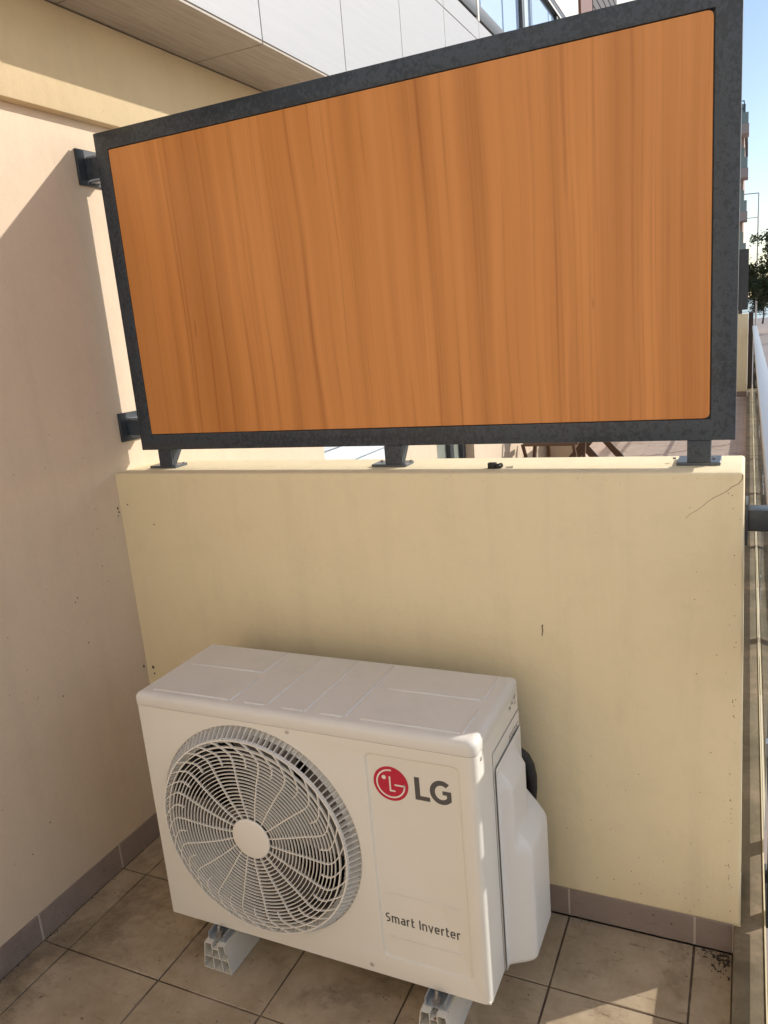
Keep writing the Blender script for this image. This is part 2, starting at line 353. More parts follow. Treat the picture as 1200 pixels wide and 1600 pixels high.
for a in ys:
    b = min(a + .5895, W1)
    a2 = max(a, W0)
    if b - a2 < .05: continue
    MB().box(.036, .2995, a2 + .0022, b - .0022, 2.4424, 2.450).build('soffit_tile', M['soffit'], B, bevel=.001, seg=1)
    MB().box(.290, .3005, a2 + .002, b - .002, 2.4532, 3.063).build('facade_tile', M['facade'], B, bevel=.001, seg=1)
    MB().box(.290, .3005, a2 + .002, b - .002, 3.067, 3.168).build('facade_tile', M['facade'], B, bevel=.001, seg=1)
# left skirting
y = -.239 + TT * 1
js = [0]; yy = -.239
while yy > -5.1: js.append(yy); yy -= TT
for k in range(len(js) - 1):
    MB().box(-.002, .0045, js[k + 1] + .0028, js[k] - .0028, .0008, .0797).build('skirting_tile', M['skirt'], B, bevel=.001, seg=1)
MB().box(-.003, .0038, -5.2, -.001, .0, .0785).build('skirting_bed', M['grout_pale'], B)
mb = MB()
def fleck_x(y, z, r, st=1):
    pts = [(y + r * random.uniform(.5, 1) * math.cos(t), z + r * st * random.uniform(.5, 1) * math.sin(t)) for t in [2 * PI * q / 7 for q in range(7)]]
    mb.prism(pts, 'x', -.001, .0007)
for y, z, r, st in ((-.012, 1.08, .004, 1.6), (-.010, 1.068, .004, 1), (-.015, 1.058, .003, 1), (-.014, .567, .005, 1.4), (-.10, 1.10, .002, 1), (-.22, .87, .004, .7), (-.23, .86, .003, 1), (-.11, .93, .0025, 1), (-.21, .73, .003, 1), (-.33, .62, .003, 1), (-.45, .30, .003, 1), (-.52, .25, .003, 1)): fleck_x(y, z, r, st)
for k in range(70): fleck_x(random.uniform(-.7, -.02), random.gauss(.85, .25), random.uniform(.0006, .0016), random.uniform(.6, 1.6))
tag(mb.build('dirt_fleck', M['fleck'], B), kind='stuff')
# shutter window and glazed door on the neighbour's side
fr = MB().box(-.10, -.05, 1.272, 2.018, .302, 1.998).build('shutter', M['shutter'], B)
for k in range(19): MB().box(-.05, -.022, 1.275, 2.015, .305 + k * .089, .305 + k * .089 + .084).build('slat', M['shutter'], fr, bevel=.006)
d = MB(); d.box(-.12, -.06, 2.652, 2.70, .0, 2.048); d.box(-.12, -.06, 3.05, 3.12, 0, 2.048); d.box(-.12, -.06, 3.30, 3.358, 0, 2.048); d.box(-.12, -.06, 2.70, 3.05, 0, .08); d.box(-.12, -.06, 2.70, 3.30, 1.98, 2.048)
d = d.build('glazed_door', M['steel_plain'], B, bevel=.003)
MB().box(-.10, -.09, 2.70, 3.05, .08, 1.98).build('pane', M['glass_door'], d); MB().box(-.115, -.09, 3.12, 3.30, 0, 1.98).build('side_pane', M['glass_door'], d)
# upper floor: wall set back, windows, balustrade
UW = -.95
mb = MB(); mb.box(UW - .25, UW, W0, W1, 3.1683, 11.5); mb.build('upper_wall', M['white_wall'], B)
MB().box(-.25, 9.0, -5.6, -5.2003, -2.2, 7.5).build('bounce_wall', M['white_wall'], B)  # unseen wall added behind the camera to bounce sunlight onto shaded sides
for wx in (2.6, 5.6):  # windows of the added bounce wall, out of view
    f = MB().box(wx, wx + 1.3, -5.2, -5.17, .1, 2.2).build('window', M['steel_plain'], B); MB().box(wx + .08, wx + 1.22, -5.1695, -5.165, .18, 2.12).build('pane', M['glass_door'], f)
M['sky_pane'] = mat('pane_sky_reflection', (.52, .58, .72), .5, 0, .4)  # pale pane colour stands in for sky reflected in the upper glass
for k, (ya, yb, cm) in enumerate(((-3.0, -.9, 'glass_door'), (.4, 2.5, 'sky_pane'), (4.6, 6.35, 'sky_pane'), (7.1, 8.9, 'sky_pane'), (9.4, 11.4, 'sky_pane'))):
    f = MB().box(UW - .01, UW + .03, ya, yb, 3.20, 5.9).build('window', M['steel_plain'], B, bevel=.004)
    ww = (yb - ya - .16) / 2
    for q in range(2): MB().box(UW + .02, UW + .036, ya + .05 + q * (ww + .06), ya + .05 + q * (ww + .06) + ww, 3.26, 5.84).build('pane', M[cm], f)
MB().box(UW, UW + .04, 12.9, 14.0, 3.17, 11.0).build('orange_panel', M['orange'], B)
f = MB().box(UW, UW + .03, 14.0005, 17.0, 3.17, 11.0).build('brown_shutter', M['brown'], B)
for k in range(38): MB().box(UW + .03, UW + .045, 14.05, 16.95, 3.2 + k * .2, 3.37 + k * .2).build('slat', M['brown'], f)
bal = MB(); bal.box(.262, .30, W0, W1, 3.185, 3.262)
bal = bal.build('bottom_rail', M['steel_plain'], B, bevel=.003)
hr = MB().box(.255, .31, W0, W1, 3.80, 3.885).build('handrail', M['steel_plain'], B, bevel=.004)
MB().box(.3105, .314, W0, W1, 3.80, 3.815).build('white_trim', M['white'], hr); MB().box(.3105, .314, W0, W1, 3.868, 3.886).build('white_trim', M['white'], hr)
py = [2.98 - 3.24 * 2, 2.98 - 3.24, -.26 + 1.62 - .2, 2.98, 4.0, 5.12, 7.4, 9.6, 11.8]
py = [-3.5, -1.4, .7, 2.98, 4.02, 5.12, 7.4, 9.6, 11.8]
for y in py:
    if abs(y - 2.98) < .01: MB().box(.272, .3045, y - .014, y + .014, 3.168, 3.80).build('white_post', M['white'], B, bevel=.002)
    else: MB().box(.258, .304, y - .03, y + .03, 3.168, 3.80).build('post', M['steel_plain'], B, bevel=.003)
for a, b in zip(py[:-1], py[1:]): MB().box(.284, .290, a + .032, b - .032, 3.264, 3.798).build('glass_pane', M['glass_up'], B)

# ================================================================== PRIVACY PANEL
P = thing('privacy_screen', (.87, .1, 1.185), 'wood-look privacy panel in a dark steel frame mounted on top of the low cream wall', 'privacy screen')
x0, x1, z0, z1, y0, y1, fw = .054, 1.6905, 1.242, 2.128, .072, .114, .046
mb = MB(); xi0, xi1, zi0, zi1 = x0 + fw - .003, x1 - fw - .003, z0 + fw, z1 - fw
oc = [(x0, z0), (x1, z0), (x1, z1), (x0, z1)]; ic = [(xi0, zi0), (xi1, zi0), (xi1, zi1), (xi0, zi1)]
V = {}
for nm_, pl_ in (('o', oc), ('i', ic)):
    for yy_ in (y0, y1): V[nm_, yy_] = [mb.vert(x, yy_, z) for x, z in pl_]
for q in range(4):
    r2 = (q + 1) % 4
    mb.f += [[V['o', y0][q], V['o', y0][r2], V['i', y0][r2], V['i', y0][q]], [V['o', y1][q], V['i', y1][q], V['i', y1][r2], V['o', y1][r2]],
             [V['o', y0][q], V['o', y1][q], V['o', y1][r2], V['o', y0][r2]], [V['i', y0][q], V['i', y0][r2], V['i', y1][r2], V['i', y1][q]]]
mb.build('frame', M['steel'], P, bevel=.0015)
px0, px1, pz0, pz1, rr = x0 + fw - .001, x1 - fw - .0055, z0 + fw + .0015, z1 - fw - .002, .012
poly = []
for cx, cz, a0 in ((px1 - rr, pz1 - rr, 0), (px0 + .004, pz1 - .004, 90), (px0 + .004, pz0 + .004, 180), (px1 - rr, pz0 + rr, 270)):
    r2 = rr if cx > 1 else .004
    for q in range(5): t = math.radians(a0 + q * 22.5); poly.append((cx + r2 * math.cos(t), cz + r2 * math.sin(t)))
MB().prism(poly, 'y', .0735, .083).build('wood_board', M['wood'], P, bevel=.0008, seg=1)
MB().box(x0 + fw - .006, x1 - fw + .002, .0835, .098, z0 + fw - .002, z1 - fw + .002).build('backing_board', M['steel_plain'], P)
for xa, xb in ((.112, .160), (.860, .908), (1.594, 1.642)):
    ft = MB().box(xa, xb, y0 + .001, y0 + .010, 1.193, 1.2415).build('foot', M['steel'], P, bevel=.001, seg=1)
    MB().prism([(y0 + .0105, 1.193), (y0 + .018, 1.193), (y0 + .058, 1.2415), (y0 + .0105, 1.2415)], 'x', xb - .006, xb).build('gusset', M['steel_plain'], ft)
    MB().box(xa - (.042 if xb < 1.5 else .022), xb + (.008 if xb < 1.5 else .020), .076, .132 if xb < 1.5 else .160, 1.1853, 1.1928).build('base_plate', M['plate'], ft, bevel=.001, seg=1)
    for qx in (xa - .03, xb + .006): MB().tube([(qx + .0, .118, 1.1929), (qx, .118, 1.1965)], .004, 6).build('bolt_head', M['bolt'], ft)
for za, zb in ((2.012, 2.082), (1.283, 1.343)):
    bk = MB().box(.0085, .0538, y0 + .001, y0 + .012, za + .004, zb - .012).build('wall_bracket', M['steel'], P, bevel=.001, seg=1)
    MB().box(.0004, .008, .046, .140, za - .012, zb + .014).build('wall_plate', M['steel_plain'], bk, bevel=.0012, seg=1)
    MB().box(.0085, .0538, y0 + .0125, .128, zb - .010, zb - .004).build('top_web', M['galv'], bk)
    MB().box(.0085, .050, y0 + .0125, .120, za - .004, za + .002).build('bottom_web', M['galv'], bk)

# small connector and screw on the wall top
c_ = thing('plastic_clip', (1.161, .055, 1.185), 'small black plastic cable clip lying on top of the cream wall', 'clip')
mb = MB(); mb.box(1.144, 1.163, .048, .064, 1.1852, 1.199); mb.box(1.1632, 1.168, .050, .062, 1.1852, 1.196)
mb.build('clip_body', M['black'], c_, bevel=.001)
mb = MB(); ring = []
for q in range(16): t = 2 * PI * q / 16; ring.append((1.1735 + .0065 * math.cos(t), 1.1918 + .0062 * math.sin(t)))
inn = [(1.1742 + .0024 * math.cos(2 * PI * q / 16), 1.193 + .0024 * math.sin(2 * PI * q / 16)) for q in range(16)]
for q in range(16):
    a, b, c2, d2 = ring[q], ring[(q + 1) % 16], inn[(q + 1) % 16], inn[q]; mb.prism([a, b, c2, d2], 'y', .050, .060)
mb.build('clip_loop', M['black'], c_)
s_ = thing('loose_screw', (1.20, .06, 1.185), 'tiny loose metal screw beside the black clip on the wall top', 'screw')
MB().tube([(1.187, .056, 1.1875), (1.200, .060, 1.1875)], .0014, 8).build('shank', M['bolt'], s_)
MB().tube([(1.2002, .0605, 1.1875), (1.203, .0615, 1.1875)], .0035, 12).build('head', M['metal_screw'], s_)

# ================================================================== AIR CONDITIONER
OX, OY, OZ = .370, -.4285, .0994
W, D, HH, HS = .868, .310, .629, .5945
AC = thing('air_conditioner', (OX + W / 2, OY + D / 2, OZ), 'white outdoor air conditioner unit with round fan grille standing on the terrace tiles', 'air conditioner')
O = (OX, OY, OZ)
CX, CZ, RR = .3125, .309, .2735
RF = .017   # right front corner radius
# front sheet with fan opening and embossed plate (local coords: y forward is negative)
bm = bmesh.new()
def loop2(pts, y):
    vs = [bm.verts.new((p[0] + OX, y + OY, p[1] + OZ)) for p in pts]; es = [bm.edges.new((vs[k], vs[(k + 1) % len(vs)])) for k in range(len(vs))]; return vs, es
def rrect(xa, xb, za, zb, r, n=6):
    out = []
    for cx, cz, a0 in ((xb - r, zb - r, 0), (xa + r, zb - r, 90), (xa + r, za + r, 180), (xb - r, za + r, 270)):
        for q in range(n + 1): t = math.radians(a0 + 90 * q / n); out.append((cx + r * math.cos(t), cz + r * math.sin(t)))
    return out
LF = .004
outer = [(LF, .0), (W - RF, .0), (W - RF, HS), (LF, HS)]
circ = [(CX + RR * math.cos(2 * PI * q / 96), CZ + RR * math.sin(2 * PI * q / 96)) for q in range(96)]
plate = rrect(.616, .831, .052, .570, .014)
vo, eo = loop2(outer, 0); vc, ec = loop2(circ, 0); vp, ep = loop2(plate, 0)
bmesh.ops.triangle_fill(bm, use_beauty=True, use_dissolve=False, edges=eo + ec + ep)
# remove any faces inside circle or plate
for f in list(bm.faces):
    c = f.calc_center_median(); lx, lz = c.x - OX, c.z - OZ
    if math.hypot(lx - CX, lz - CZ) < RR * .995 or (.616 < lx < .831 and .052 < lz < .570 and all(v in vp for v in f.verts)): bm.faces.remove(f)
prev = vp
for inset, dep in ((.0012, .0005), (.0040, .0046), (.0054, .0050)):
    pl = rrect(.616 + inset, .831 - inset, .052 + inset, .570 - inset * 1.5, .0135)
    cur = [bm.verts.new((p[0] + OX, OY + dep, p[1] + OZ)) for p in pl]
    for k in range(len(cur)): bm.faces.new((prev[k], prev[(k + 1) % len(cur)], cur[(k + 1) % len(cur)], cur[k]))
    prev = cur
bm.faces.new(prev)
# fan opening lip rolling inwards
prev = vc
for r_, dep in ((RR - .0012, .0012), (RR - .0016, .004), (RR - .0018, .020)):
    cur = [bm.verts.new((OX + CX + r_ * math.cos(2 * PI * q / 96), OY + dep, OZ + CZ + r_ * math.sin(2 * PI * q / 96))) for q in range(96)]
    for k in range(96): bm.faces.new((prev[k], prev[(k + 1) % 96], cur[(k + 1) % 96], cur[k]))
    prev = cur
# right rounded corner + side return, left corner + side, both down to bottom
def strip(pts):
    A = [bm.verts.new((x + OX, y + OY, OZ)) for x, y in pts]; Bt = [bm.verts.new((x + OX, y + OY, OZ + HS)) for x, y in pts]
    for k in range(len(pts) - 1): bm.faces.new((A[k], A[k + 1], Bt[k + 1], Bt[k]))
strip([(W - RF + RF * math.sin(math.radians(a)), RF - RF * math.cos(math.radians(a))) for a in range(0, 91, 10)] + [(W, D)])
strip([(LF - LF * math.sin(math.radians(a)), LF - LF * math.cos(math.radians(a))) for a in range(0, 91, 22)] + [(0, D)])
bmesh.ops.remove_doubles(bm, verts=bm.verts, dist=2e-5); bmesh.ops.recalc_face_normals(bm, faces=bm.faces)
me = bpy.data.meshes.new('casing'); bm.to_mesh(me); bm.free()
me.polygons.foreach_set("use_smooth", [True] * len(me.polygons)); me.set_sharp_from_angle(angle=math.radians(25))
casing = link('casing', me, M['ac'], AC)
MB(O).box(.002, W - .002, .003, D - .001, -.0005, .004).build('base_pan', M['ac'], AC)
MB(O).box(.004, W - .004, D - .012, D, .004, HS).build('rear_coil', M['dark'], AC)
MB(O).box(.60, .606, .01, D - .012, .004, HS).build('inner_divider', M['dark'], AC)
# plate lines
for z in (.224, .1085): 
    MB(O).prism([(.634, z - .0011), (.808, z - .0011), (.8092, z), (.808, z + .0011), (.634, z + .0011), (.6328, z)], 'y', .0050, .0030).build('raised_line', M['ac'], casing, bevel=.0005)
# lid
bm = bmesh.new()
def lid_loop(ins, z):
    xa, xb, ya, yb = -.0015 + ins, W + .0015 - ins, -.0015 + ins, D + .001 - ins; out = []
    for cx, cy, a0, r0 in ((xb, yb, 0, .008), (xa, yb, 90, .008), (xa, ya, 180, .006), (xb, ya, 270, .0185)):
        r_ = max(r0 - ins * .6, .0035); sx, sy = (1 if cx == xb else -1), (1 if cy == yb else -1)
        for q in range(9): t = math.radians(a0 + 90 * q / 8); out.append(bm.verts.new((OX + cx - sx * r_ + r_ * math.cos(t), OY + cy - sy * r_ + r_ * math.sin(t), OZ + z)))
    return out
ER = .0155; levels = [(.0004, HS + .0012), (0, HS + .002), (0, HH - ER)] + [(ER * (1 - math.cos(math.radians(a))), HH - ER + ER * math.sin(math.radians(a))) for a in (15, 30, 45, 60, 75, 90)]
LL = [lid_loop(*l_) for l_ in levels]
for a_, b_ in zip(LL[:-1], LL[1:]):
    for q in range(len(a_)): bm.faces.new((a_[q], a_[(q + 1) % len(a_)], b_[(q + 1) % len(a_)], b_[q]))
bm.faces.new(LL[-1]); bm.faces.new(LL[0][::-1]); bmesh.ops.recalc_face_normals(bm, faces=bm.faces)
me = bpy.data.meshes.new('lid'); bm.to_mesh(me); bm.free(); me.polygons.foreach_set("use_smooth", [True] * len(me.polygons)); me.set_sharp_from_angle(angle=math.radians(32))
lid = link('lid', me, M['ac_top'], AC)
def ridge(xa, ya, xb, yb):
    z = HH
    if abs(ya - yb) < 1e-6:
        MB(O).prism([(ya - .0035, z - .0004), (ya - .0012, z + .0028), (ya + .0012, z + .0028), (ya + .0035, z - .0004)], 'x', xa, xb).build('pressed_ridge', M['ac_top'], lid, bevel=.0004, seg=1)
    else:
        MB(O).prism([(xa - .0035, z - .0004), (xa - .0012, z + .0028), (xa + .0012, z + .0028), (xa + .0035, z - .0004)], 'y', ya, yb).build('pressed_ridge', M['ac_top'], lid, bevel=.0004, seg=1)
for xa, xb, yy, ye in ((.031, .255, .175, .292), (.038, .261, .026, .143), (.305, .361, .026, .290), (.405, .462, .026, .290), (.504, .561, .026, .290), (.598, .827, .174, .284), (.603, .830, .028, .134)):
    ridge(xa, yy, xb, yy); ridge(xb + .0036, yy, xb + .0036, ye)
# screws
def screw(x, y, z, ax):
    d = {'y': (0, -1, 0), 'x': (1, 0, 0)}[ax]; p = Vector((x, y, z)); d = Vector(d)
    s = MB(O).tube([p, p + d * .0012, p + d * .002], [.0048, .0048, .003], 14).build('screw', M['metal_screw'], casing, smooth=.5)
screw(.429, 0, .5865, 'y'); screw(.584, 0, .019, 'y'); screw(W, .03, .578, 'x'); screw(W, .285, .575, 'x'); screw(W, .29, .59, 'x')
# rear side panel, service cover, rating label
sp = MB(O).box(W + .0003, W + .0022, .103, D - .002, .002, .545).build('side_panel', M['ac'], AC, bevel=.0006, seg=1)
MB(O).box(W + .0002, W + .0006, .1012, .103, .002, .5472).build('seam', M['seam'], sp)
MB(O).box(W + .0002, W + .0006, .103, D - .002, .5453, .5472).build('seam', M['seam'], sp)
lab = MB(O).box(W + .0023, W + .0027, .215, .300, .405, .530).build('rating_label', M['white'], sp)
mb = MB(O)
random.seed(5)
for k in range(17):
    y = .220
    while y < .292:
        L = random.uniform(.004, .014); mb.box(W + .0028, W + .0031, y, min(y + L, .296), .411 + k * .0068, .4135 + k * .0068 + random.uniform(0, .0015)); y += L + .003
tag(mb.build('print_line', M['letter'], lab), kind='stuff')
mb = MB(O)
for k in range(3): mb.box(W + .0016, W + .0019, .240 + k * .018, .248 + k * .018, .578 + .004 * k, .584 + .004 * k)
mb.build('side_slot', M['seam'], lid)
# service cover: smooth height field over (y,z)
def sst(a, b, x): t = max(0, min(1, (x - a) / (b - a))); return t * t * (3 - 2 * t)
def lin(a, b, x): return max(0, min(1, (x - a) / (b - a)))
def cov(y, z):
    base = .005 * min(lin(.104, .107, y), lin(.510, .506, z))
    up = .031 * min(sst(.108, .130, y), 1 - sst(.235, .262, y)) * (1 - lin(.452, .506, z)) * sst(.16, .30, z)
    lo = .062 * sst(.105, .158, y) * (1 - sst(.275, .385, z))
    rd = lambda d, r_: r_ * (1 - math.sqrt(max(0, 1 - (1 - min(1, max(0, d) / r_)) ** 2)))
    h = (base ** 6 + up ** 6 + lo ** 6) ** (1 / 6)
    return max(.004, h - rd(z + .0006, .016) - rd(.3025 - y, .016))
ysn = [.104, .1055, .107, .110] + [.110 + .005 * k for k in range(1, 12)] + [.175, .19, .21, .225] + [.235 + .0045 * k for k in range(7)] + [.275, .287, .290, .294, .297, .299, .3005, .3015, .302]
zsn = [-.0005, .0002, .001, .002, .004, .0065, .0095, .013, .016] + [.0 + .02 * k for k in range(1, 14)] + [.275 + .008 * k for k in range(1, 16)] + [.41, .43, .445, .452] + [.458 + .007 * k for k in range(7)] + [.506, .508, .510]
zsn = sorted(set(round(z, 4) for z in zsn))
bm = bmesh.new(); Gd = []
for y in ysn:
    Gd.append([bm.verts.new((OX + W + .002 + cov(y, z), OY + y, OZ + z)) for z in zsn])
for i in range(len(ysn) - 1):
    for j in range(len(zsn) - 1): bm.faces.new((Gd[i][j], Gd[i + 1][j], Gd[i + 1][j + 1], Gd[i][j + 1]))
# close back, bottom
def close(line):
    prev = line[0]; base = [bm.verts.new((OX + W + .002, v.co.y, v.co.z)) for v in line]
    for k in range(len(line) - 1): bm.faces.new((line[k], line[k + 1], base[k + 1], base[k]))
close([Gd[-1][j] for j in range(len(zsn))]); close([Gd[i][0] for i in range(len(ysn))])
bmesh.ops.remove_doubles(bm, verts=bm.verts, dist=1e-5)
bmesh.ops.recalc_face_normals(bm, faces=bm.faces)
me = bpy.data.meshes.new('service_cover'); bm.to_mesh(me); bm.free(); me.polygons.foreach_set("use_smooth", [True] * len(me.polygons)); me.set_sharp_from_angle(angle=math.radians(50))
link('service_cover', me, M['cover'], AC)

# --- fan grille
YG = -.034
def prot(r): return YG + .004 * lin(.19, .252, r) ** 2 + .005 * (1 - lin(.05, .14, r)) ** 2
gr = MB(O)
hub = [(0, 0)];
rings = [(.0515, YG + .006), (.0515, YG + .0035), (.050, YG + .002), (.047, YG + .0012), (.0, YG + .001)]
idx = []
for r_, y in rings[:-1]: idx.append([gr.vert(CX + r_ * math.cos(2 * PI * q / 48), y, CZ + r_ * math.sin(2 * PI * q / 48)) for q in range(48)])
for a, b in zip(idx[:-1], idx[1:]):
    for q in range(48): gr.f.append([a[q], a[(q + 1) % 48], b[(q + 1) % 48], b[q]])
gr.f.append(idx[-1])
grille = gr.build('fan_grille', M['grille'], AC, smooth=.6)
def ringpart(r_, hw, hd, name='ring', n=112):
    pts = []
    for q in range(n + 1):
        t = 2 * PI * q / n; rad = (math.cos(t), 0, math.sin(t)); pts.append(((CX + r_ * rad[0], prot(r_), CZ + r_ * rad[2]), rad, (0, 1, 0)))
    mb = MB(O).ribbon(pts, hw, hd); mb.f = mb.f[:-2]; return mb.build(name, M['grille'], grille, smooth=.9, merge=True)
radii = [.0605 + .00905 * k for k in range(19)]
for r_ in radii: ringpart(r_, .00085, .0042)
ringpart(.2345, .0013, .006); ringpart(.2505, .0016, .010)
def curve_part(name, ctrl, hw, hd, dy=.0006):
    pts = []
    P2 = []
    for (r_, a) in ctrl: t = math.radians(a); P2.append((r_ * math.cos(t), r_ * math.sin(t), r_))
    m = len(P2)
    for k, (x, z, r_) in enumerate(P2):
        a = P2[max(k - 1, 0)]; b = P2[min(k + 1, m - 1)]; tx, tz = b[0] - a[0], b[1] - a[1]; L = math.hypot(tx, tz)
        pts.append(((CX + x, prot(r_) - dy, CZ + z), (-tz / L, 0, tx / L), (0, 1, 0)))
    return MB(O).ribbon(pts, hw, hd).build(name, M['grille'], grille, smooth=.9)
def interp(tbl, n):
    out = []
    for q in range(n + 1):
        s = q / n * (len(tbl) - 1); k = min(int(s), len(tbl) - 2); f = s - k
        p = [tbl[max(0, min(len(tbl) - 1, k + d))] for d in (-1, 0, 1, 2)]
        out.append(tuple(.5 * (2 * p[1][c] + (p[2][c] - p[0][c]) * f + (2 * p[0][c] - 5 * p[1][c] + 4 * p[2][c] - p[3][c]) * f * f + (3 * p[1][c] - p[0][c] - 3 * p[2][c] + p[3][c]) * f ** 3) for c in (0, 1)))
    return out
main_t = [(.050, -4.5), (.085, -1.5), (.12, -.5), (.155, 0), (.188, -.2), (.206, .3), (.217, 1.6), (.227, 4.4), (.238, 8.2), (.2515, 13.6)]
short_t = [(.190, 9.9), (.204, 10.0), (.214, 11), (.223, 13.4), (.236, 18), (.2515, 24)]
for k in range(18):
    a = 15.4 + 20 * k
    curve_part('spoke', [(r_, a + t) for r_, t in interp(main_t, 26)], .0011, .0050)
    curve_part('short_spoke', [(r_, a + t) for r_, t in interp(short_t, 14)], .0010, .0050)
fins = MB(O)
for k in range(112):
    t = 2 * PI * (k + .5) / 112; c, s = math.cos(t), math.sin(t); hx, hz = -s * .0007, c * .0007
    q = [(.2505, YG + .003), (.2722, .001), (.2600, .014), (.2370, YG + .020)]
    A = [fins.vert(CX + r_ * c + hx, y, CZ + r_ * s + hz) for r_, y in q]; Bv = [fins.vert(CX + r_ * c - hx, y, CZ + r_ * s - hz) for r_, y in q]
    fins.f.append(A); fins.f.append(Bv[::-1])
    for j in range(4): fins.f.append([A[j], A[(j + 1) % 4], Bv[(j + 1) % 4], Bv[j]])
tag(fins.build('rim_fin', M['grille'], grille), kind='stuff')
def cone(name, prof, m, n=96):
    mb = MB(O); R = [[mb.vert(CX + r_ * math.cos(2 * PI * q / n), y, CZ + r_ * math.sin(2 * PI * q / n)) for q in range(n)] for r_, y in prof]
    for a, b in zip(R[:-1], R[1:]):
        for q in range(n): mb.f.append([a[q], a[(q + 1) % n], b[(q + 1) % n], b[q]])
    return mb.build(name, m, AC if name != 'rim_band' else grille, smooth=.7)
def lp(f): return (.239 + (.262 - .239) * f, (YG + .0185) + (.0135 - (YG + .0185)) * f)
cone('rim_band', [lp(0), lp(.14)], M['grille']); cone('rim_band', [lp(.60), lp(1.0), (.2716, .006)], M['grille'])
cone('fan_shroud', [(.270, .012), (.262, .022), (.255, .040), (.252, .075), (.252, .11)], M['blade'])
MB(O).prism([(CX + .30 * math.cos(2 * PI * q / 48), CZ + .30 * math.sin(2 * PI * q / 48)) for q in range(48) if abs(.30 * math.cos(2 * PI * q / 48)) < .285], 'y', .20, .202).build('coil_face', M['dark'], AC)
# fan
fan = MB(O)
fan.tube([(CX, .03, CZ), (CX, .034, CZ), (CX, .09, CZ)], [.045, .052, .055], 32)
fan = fan.build('fan', M['blade'], AC, smooth=.6)
for a0, span in ((168, 62), (234, 62), (346, 66), (56, 62)):
    mb = MB(O); nr, na = 7, 10; g = []
    for i in range(nr + 1):
        r_ = .052 + (.240 - .052) * i / nr; row = []
        for j in range(na + 1):
            sw = -6 + 14 * (i / nr) ** 1.5; t = math.radians(a0 + sw * .6 + span * j / na)
            y = .030 + .052 * (j / na) * (.6 + .4 * i / nr)
            row.append((CX + r_ * math.cos(t), y, CZ + r_ * math.sin(t)))
        g.append(row)
    I = [[mb.vert(*p) for p in row] for row in g]; J = [[mb.vert(p[0], p[1] + .003, p[2]) for p in row] for row in g]
    for i in range(nr):
        for j in range(na): mb.f.append([I[i][j], I[i + 1][j], I[i + 1][j + 1], I[i][j + 1]]); mb.f.append([J[i][j], J[i][j + 1], J[i + 1][j + 1], J[i + 1][j]])
    for j in range(na): mb.f.append([I[nr][j], J[nr][j], J[nr][j + 1], I[nr][j + 1]])
    for i in range(nr): mb.f.append([I[i][0], J[i][0], J[i + 1][0], I[i + 1][0]]); mb.f.append([I[i][na], I[i + 1][na], J[i + 1][na], J[i][na]])
    mb.build('blade', M['blade'], fan, smooth=.5)
# --- logo and lettering (flat print, real strokes)
YP = .0050 - .0003
def stroke(mb, pts, w, y=YP, closed=False):
    n = len(pts); L = []; R_ = []
    for k, (x, z) in enumerate(pts):
        if closed: a, b = pts[k - 1], pts[(k + 1) % n]
        else: a, b = pts[max(k - 1, 0)], pts[min(k + 1, n - 1)]
        d1 = Vector((x - a[0], z - a[1])); d2 = Vector((b[0] - x, b[1] - z))
        if d1.length < 1e-9: d1 = d2
        if d2.length < 1e-9: d2 = d1
        d1.normalize(); d2.normalize(); t = (d1 + d2); t = t.normalized() if t.length > 1e-6 else d1
        nn = Vector((-t.y, t.x)); c = max(.35, nn.dot(Vector((-d1.y, d1.x)))); nn *= w / 2 / c
        L.append((x + nn.x, z + nn.y)); R_.append((x - nn.x, z - nn.y))
    m = n if closed else n - 1
    for k in range(m):
        j = (k + 1) % n; mb.prism([L[k], L[j], R_[j], R_[k]], 'y', y, y + .0006)
def arc(cx, cz, rx, rz, a0, a1, n=14): return [(cx + rx * math.cos(math.radians(a0 + (a1 - a0) * k / n)), cz + rz * math.sin(math.radians(a0 + (a1 - a0) * k / n))) for k in range(n + 1)]
lc, lz_, LR = .6725, .500, .0405
dsk = MB(O).prism(arc(lc, lz_, LR, LR, 0, 360 - 7.5, 47), 'y', YP + .0001, YP + .001).build('logo_disc', M['red'], AC)
mb = MB(O); lw = LR * .085
stroke(mb, arc(lc, lz_, LR * .79, LR * .79, 84, 358, 50) + [(lc + LR * .79, lz_ - .0012), (lc + LR * .22, lz_ - .0012)], lw, YP - .0006)
stroke(mb, [(lc - LR * .04, lz_ + LR * .42), (lc - LR * .04, lz_ - LR * .40), (lc + LR * .24, lz_ - LR * .40)], lw, YP - .0006)
mb.prism(arc(lc - LR * .37, lz_ + LR * .33, LR * .12, LR * .12, 0, 342, 19), 'y', YP - .0006, YP)
mb.build('logo_lines', M['white'], dsk)
mb = MB(O); sw = .0112; z0_, z1_ = .4735, .5265
mb.prism([(.7275, z0_), (.7605, z0_), (.7605, z0_ + sw * .9), (.739, z0_ + sw * .9), (.739, z1_), (.7275, z1_)], 'y', YP, YP + .0006)
mb.build('letter_l', M['letter'], AC)
mb = MB(O); gx, gz, gr_ = .7875, .500, .0215
g = arc(gx, gz, .0205, .0222, 48, 318, 28)
stroke(mb, g, sw)
mb.prism([(.7895, .5045), (.8085, .5045), (.8085, .4815), (.7985, .4795), (.7985, .4955), (.7895, .4955)], 'y', YP - .0001, YP + .0005)
stroke(mb, arc(gx, gz, .0205, .0222, 300, 325, 4), sw * .98, YP - .0002)
mb.build('letter_g', M['letter'], AC)
